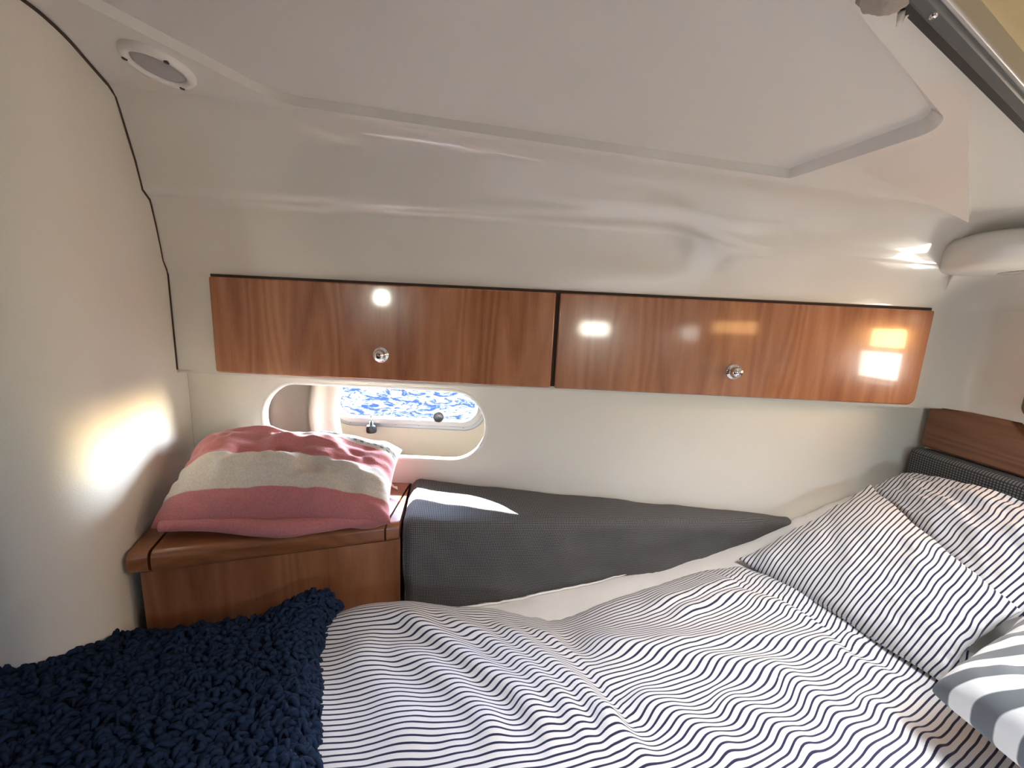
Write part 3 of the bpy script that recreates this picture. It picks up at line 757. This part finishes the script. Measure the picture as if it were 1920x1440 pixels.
m_ = du.modifiers.new('thick', 'SOLIDIFY'); m_.thickness = .004; m_.offset = -1
du['label'] = 'rumpled white duvet with thin navy stripes spread over the berth'; du['category'] = 'duvet'
def top_z(X, Y):
    X = np.asarray(X, float); Y = np.asarray(Y, float)
    yt = np.interp(X, gx, ytop)
    return np.where(Y < yt-.01, np.maximum(duvet_z(X, Y), sheet_z(X, Y)+.016), sheet_z(X, Y))

# ---- pillows
def pillow(name, c, thick, mat, nu=90, nv=90, wr=.004, period=None, sdir=None, seed=0, pw=.42, sag=0, edge_wave=.006, attrs_fn=None, rest=True, under=.8):
    """c = four corners in order; a soft closed bag between them"""
    c = np.array(c); u = np.sin(np.linspace(-1, 1, nu)*math.pi/2)[:, None]; v = np.sin(np.linspace(-1, 1, nv)*math.pi/2)[None, :]
    bi = lambda k: ((1-u)*(1-v)*c[0][k]+(1+u)*(1-v)*c[1][k]+(1+u)*(1+v)*c[2][k]+(1-u)*(1+v)*c[3][k])/4
    # sides bow in slightly between the corners
    P = np.stack([bi(0), bi(1), bi(2)], 2)
    cen = c.mean(0); inn = .055*((1-u**2)*v**4+(1-v**2)*u**4)
    P = P+(cen-P)*inn[:, :, None]
    nrm = np.cross(c[1]-c[0], c[3]-c[0]); nrm /= np.linalg.norm(nrm); nrm = nrm if nrm[2] > 0 else -nrm
    env = np.clip((1-u**2)*(1-v**2), 0, 1)**pw
    un, vn = np.broadcast_to(u, env.shape), np.broadcast_to(v, env.shape)
    wob = wr*(vnoise(un*3.2+seed, vn*3.2)+.5*vnoise(un*8+seed, vn*8+3))*env
    ew = edge_wave*vnoise(un*5+seed*3, vn*5+2)*(1-env)
    # gathers running in from the seams
    g = .35*wr*np.sin(un*22+3*vnoise(vn*3, un*3+seed))*np.exp(-(1-np.abs(vn))/.14)+.35*wr*np.sin(vn*20+3*vnoise(un*3, vn*3+seed))*np.exp(-(1-np.abs(un))/.14)
    top = P+nrm*(thick*.5*env+wob+ew+g*env**.3)[:, :, None]
    bot = P-nrm*(thick*.5*env*under-ew)[:, :, None]
    if rest:
        fl_ = top_z(bot[:, :, 0], bot[:, :, 1])+.002; bot[:, :, 2] = np.maximum(bot[:, :, 2], np.minimum(fl_, top[:, :, 2]-.004))
    V = np.concatenate([top.reshape(-1, 3), bot.reshape(-1, 3)])
    g1 = grid(nu, nv); n = nu*nv
    Fc = [q[::-1] for q in g1]+[tuple(i+n for i in q) for q in g1]
    at = {}
    if sdir is not None:
        d = np.array(sdir, float); d /= np.linalg.norm(d); p1 = (top@d+.0015*vnoise(un*4, vn*4+seed))/period
        p2 = (bot@d)/period
        at = dict(phase=np.concatenate([p1.ravel(), p2.ravel()]))
    if attrs_fn: at.update(attrs_fn(un, vn))
    o = mk(name, V, Fc, mat, attrs=at)
    bm = bmesh.new(); bm.from_mesh(o.data); bmesh.ops.remove_doubles(bm, verts=bm.verts, dist=6e-5); bmesh.ops.recalc_face_normals(bm, faces=bm.faces); bm.to_mesh(o.data); bm.free()
    o.data.polygons.foreach_set('use_smooth', [True]*len(o.data.polygons))
    return o
def at_(px, py, z): return onZ(px, py, z)
sd30 = (-math.sin(math.radians(33)), math.cos(math.radians(33)), .25)
pA = onY(1632, 912, .800); 
def seat(px, py, lift):
    z = -.48
    for _ in range(8): q = onZ(px, py, z); z = float(top_z(q[0], q[1]))+lift
    return onZ(px, py, z)
pB = seat(1385, 1050, .012); pC = seat(1768, 1278, .014); pD = at_(1914, 1150, -.375)
o = pillow('pillow', [pB, pC, pD, pA], .105, M['stripe'], 120, 120, .005, STR*.98, sd30, 2, under=.9)
o['label'] = 'thin navy striped pillow lying in front, nearest the duvet'; o['category'] = 'pillow'; o['group'] = 'bed pillows'
sd31 = (-math.sin(math.radians(26)), math.cos(math.radians(26)), .3)
o = pillow('pillow', [(.812, .822, -.345), (.735, .50, -.40), (.892, .46, -.255), (.892, .825, -.305)], .10, M['stripe'], 110, 110, .007, STR*.98, sd31, 7, under=.5)
o['label'] = 'thin navy striped pillow behind, leaning on the charcoal headboard'; o['category'] = 'pillow'; o['group'] = 'bed pillows'
g1_, g2_ = at_(1748, 1292, -.425), np.array([.742, .472, -.375])
o = pillow('pillow', [g1_, np.array([.60, .10, -.44]), np.array([.885, .16, -.35]), np.array([.80, .497, -.345])], .19, M['grey_stripe'], 100, 100, .006, seed=12, under=.6, pw=.30, attrs_fn=lambda un, vn: dict(phase=np.tile((9.5*(un+1)/2-7.3*(vn+1)/2+20+.15*vnoise(un*2, vn*2)).ravel(), 2)))
o['label'] = 'pillow with broad grey and white stripes at the corner of the berth'; o['category'] = 'pillow'; o['group'] = 'bed pillows'

# towel cushion on the cabinet
def tw(un, vn):
    t = (vn+1)/2+.012*vnoise(un*3, vn*2+4)+.10*(un-.45)*sstep(.45, .9, (vn+1)/2)
    top = np.clip(t, 0, 1); bot = np.zeros_like(top)
    return dict(band=np.concatenate([top.ravel(), bot.ravel()]), across=np.concatenate([((un+1)/2).ravel()]*2))
cA = np.array([-.590, .585, -.366]); cB = np.array([-.205, .634, -.372]); cC = onY(754, 843, .825); cD = np.array([-.688, .832, -.290])
o = pillow('towel_cushion', [cA, cB, cC, cD], .150, M['towel'], 150, 140, .011, seed=21, edge_wave=.006, attrs_fn=tw, rest=False, pw=.40, under=.75)
me = o.data; zz = np.empty(len(me.vertices)*3); me.vertices.foreach_get('co', zz); zz = zz.reshape(-1, 3)
zmin = ZT+.001+ZC-ORG[o][2]; zz[:, 2] = np.maximum(zz[:, 2], zmin); zz[:, 1] = np.minimum(zz[:, 1], .846-ORG[o][1])
me.vertices.foreach_set('co', zz.ravel()); me.update()
o['label'] = 'pink and cream striped towelling cushion on the corner cabinet'; o['category'] = 'cushion'
tt_ = np.linspace(0, 1, 60); rl = np.array([(-.575+.358*t, .588+.050*t+.006*math.sin(9*t), -.3700+.003*math.sin(7*t+1)) for t in tt_])
tv_, tf_ = tube(rl, [.0035+.0125*(math.sin(math.pi*min(1, .06+.90*t))**.5)*(1+.18*float(vnoise(t*9, 3.3))) for t in tt_], 16)
mk('bottom_roll', tv_, tf_, M['towel'], o, attrs=dict(band=np.full(len(tv_), .1), across=np.zeros(len(tv_))))
q = onZ(735, 912, ZT+.006)
mk('tassel', *join([tube([q+[-.012, .0, .012], q+[-.004, .004, .004], q+[.003, .002, -.002], q+[.010+.002*i, .006-.006*i, -.003]], [.003, .003, .0022, .0012], 6) for i in range(3)]), M['fringe'], o)

# ================================================================== NAVY BLANKET
rb = poly3([(612, 1150), (598, 1193), (602, 1260), (606, 1330), (607, 1393), (606, 1440)], -.482)
rbY = list(rb[::-1, 1]); rbX = list(rb[::-1, 0])
def bl_right(Y): return np.interp(Y, [-.35, .14, .26]+rbY, [.62, .16, -.10]+rbX)  # near part widened across the berth, out of view, to darken the bounce
def bl_top(X): return np.interp(X, [-.95, -.74, -.66, -.58, -.50, -.40, -.36, -.31, -.2], [.485, .500, .515, .532, .545, .564, .582, .596, .58])
def blank_z(X, Y):
    z = -.497+.004*vnoise(X*7+3, Y*7)
    z = z+.020*np.exp(-(((X+.325)/.045)**2+((Y-.575)/.07)**2))-.008*sstep(-.40, -.55, X)
    z = z+.008*np.exp(-((X+.27-.35*(.5-Y))/.05)**2)
    return np.maximum(z, top_z(X, Y)+.010)
nx, ny = 130, 130
V = []; P2 = []
for i in range(nx):
    a = i/(nx-1)
    for j in range(ny):
        b = j/(ny-1); y0 = -.33+b*.93
        X = -.92+(float(bl_right(y0))+.92)*a; Y = -.33+(float(bl_top(X))+.33)*b
        P2.append((X, Y, a, b))
P2 = np.array(P2); zb = blank_z(P2[:, 0], P2[:, 1])
ed = np.minimum(1-P2[:, 2], 1-P2[:, 3]); de = np.minimum((1-P2[:, 2])*.65, (1-P2[:, 3])*.9)
zb = zb-(.030)*np.exp(-(de/.012))
bl_ = mk('blanket', np.c_[P2[:, :2], zb], grid(nx, ny), M['navy'])
bl_['label'] = 'navy blue chunky bouclé blanket over the foot of the berth'.replace('é', 'e'); bl_['category'] = 'blanket'
m_ = bl_.modifiers.new('thick', 'SOLIDIFY'); m_.thickness = .004; m_.offset = -1
# loops of yarn, far too many to count
def curls(count):
    t = np.linspace(0, 1, 6); ns = 5
    Vs, Fs = [], []; base = 0
    ring = np.array([(math.cos(2*math.pi*k/ns), math.sin(2*math.pi*k/ns)) for k in range(ns)])
    fc = [(i*ns+k, i*ns+(k+1) % ns, (i+1)*ns+(k+1) % ns, (i+1)*ns+k) for i in range(5) for k in range(ns)]
    fc += [tuple(range(ns-1, -1, -1)), tuple(5*ns+k for k in range(ns))]; fc = fc
    b = 1-rng.random(count)**1.0*.78; a = 1-rng.random(count)**1.25
    y0 = -.33+b*.93; X = -.92+(bl_right(y0)+.92)*a; Y = -.33+(bl_top(X)+.33)*b
    Z = blank_z(X, Y); de = np.minimum((1-a)*.65, (1-b)*.9); Z = Z-.030*np.exp(-de/.012)
    for i in range(count):
        th = rng.normal(.15, .6); L_ = rng.uniform(.008, .020); H = rng.uniform(.001, .013); bend = rng.normal(0, .005); r = rng.uniform(.0020, .0038)
        s = (t-.5)*2
        lx = L_*.5*s*(1+.15*rng.normal()); ly = bend*(1-s*s); lz = H*(1-s*s)**.8-.001+.0012*rng.normal()
        c, sn = math.cos(th), math.sin(th)
        pth = np.stack([X[i]+lx*c-ly*sn, Y[i]+lx*sn+ly*c, Z[i]+lz+0*s], 1)
        tx = np.gradient(pth, axis=0); tx /= np.linalg.norm(tx, axis=1)[:, None]
        u = np.cross(tx, [0.1, .05, 1.0]); u /= np.linalg.norm(u, axis=1)[:, None]+1e-9; w_ = np.cross(tx, u)
        rr = r*np.array([.6, 1, 1.1, 1.1, 1, .6])
        pts = pth[:, None, :]+rr[:, None, None]*(u[:, None, :]*ring[None, :, 0:1]+w_[:, None, :]*ring[None, :, 1:2])
        Vs.append(pts.reshape(-1, 3)); Fs += [tuple(k+base for k in q) for q in fc]; base += 6*ns
    return np.concatenate(Vs), Fs
v, f = curls(16000)
mk('yarn_loops', v, f, M['navy'], bl_, kind='stuff')
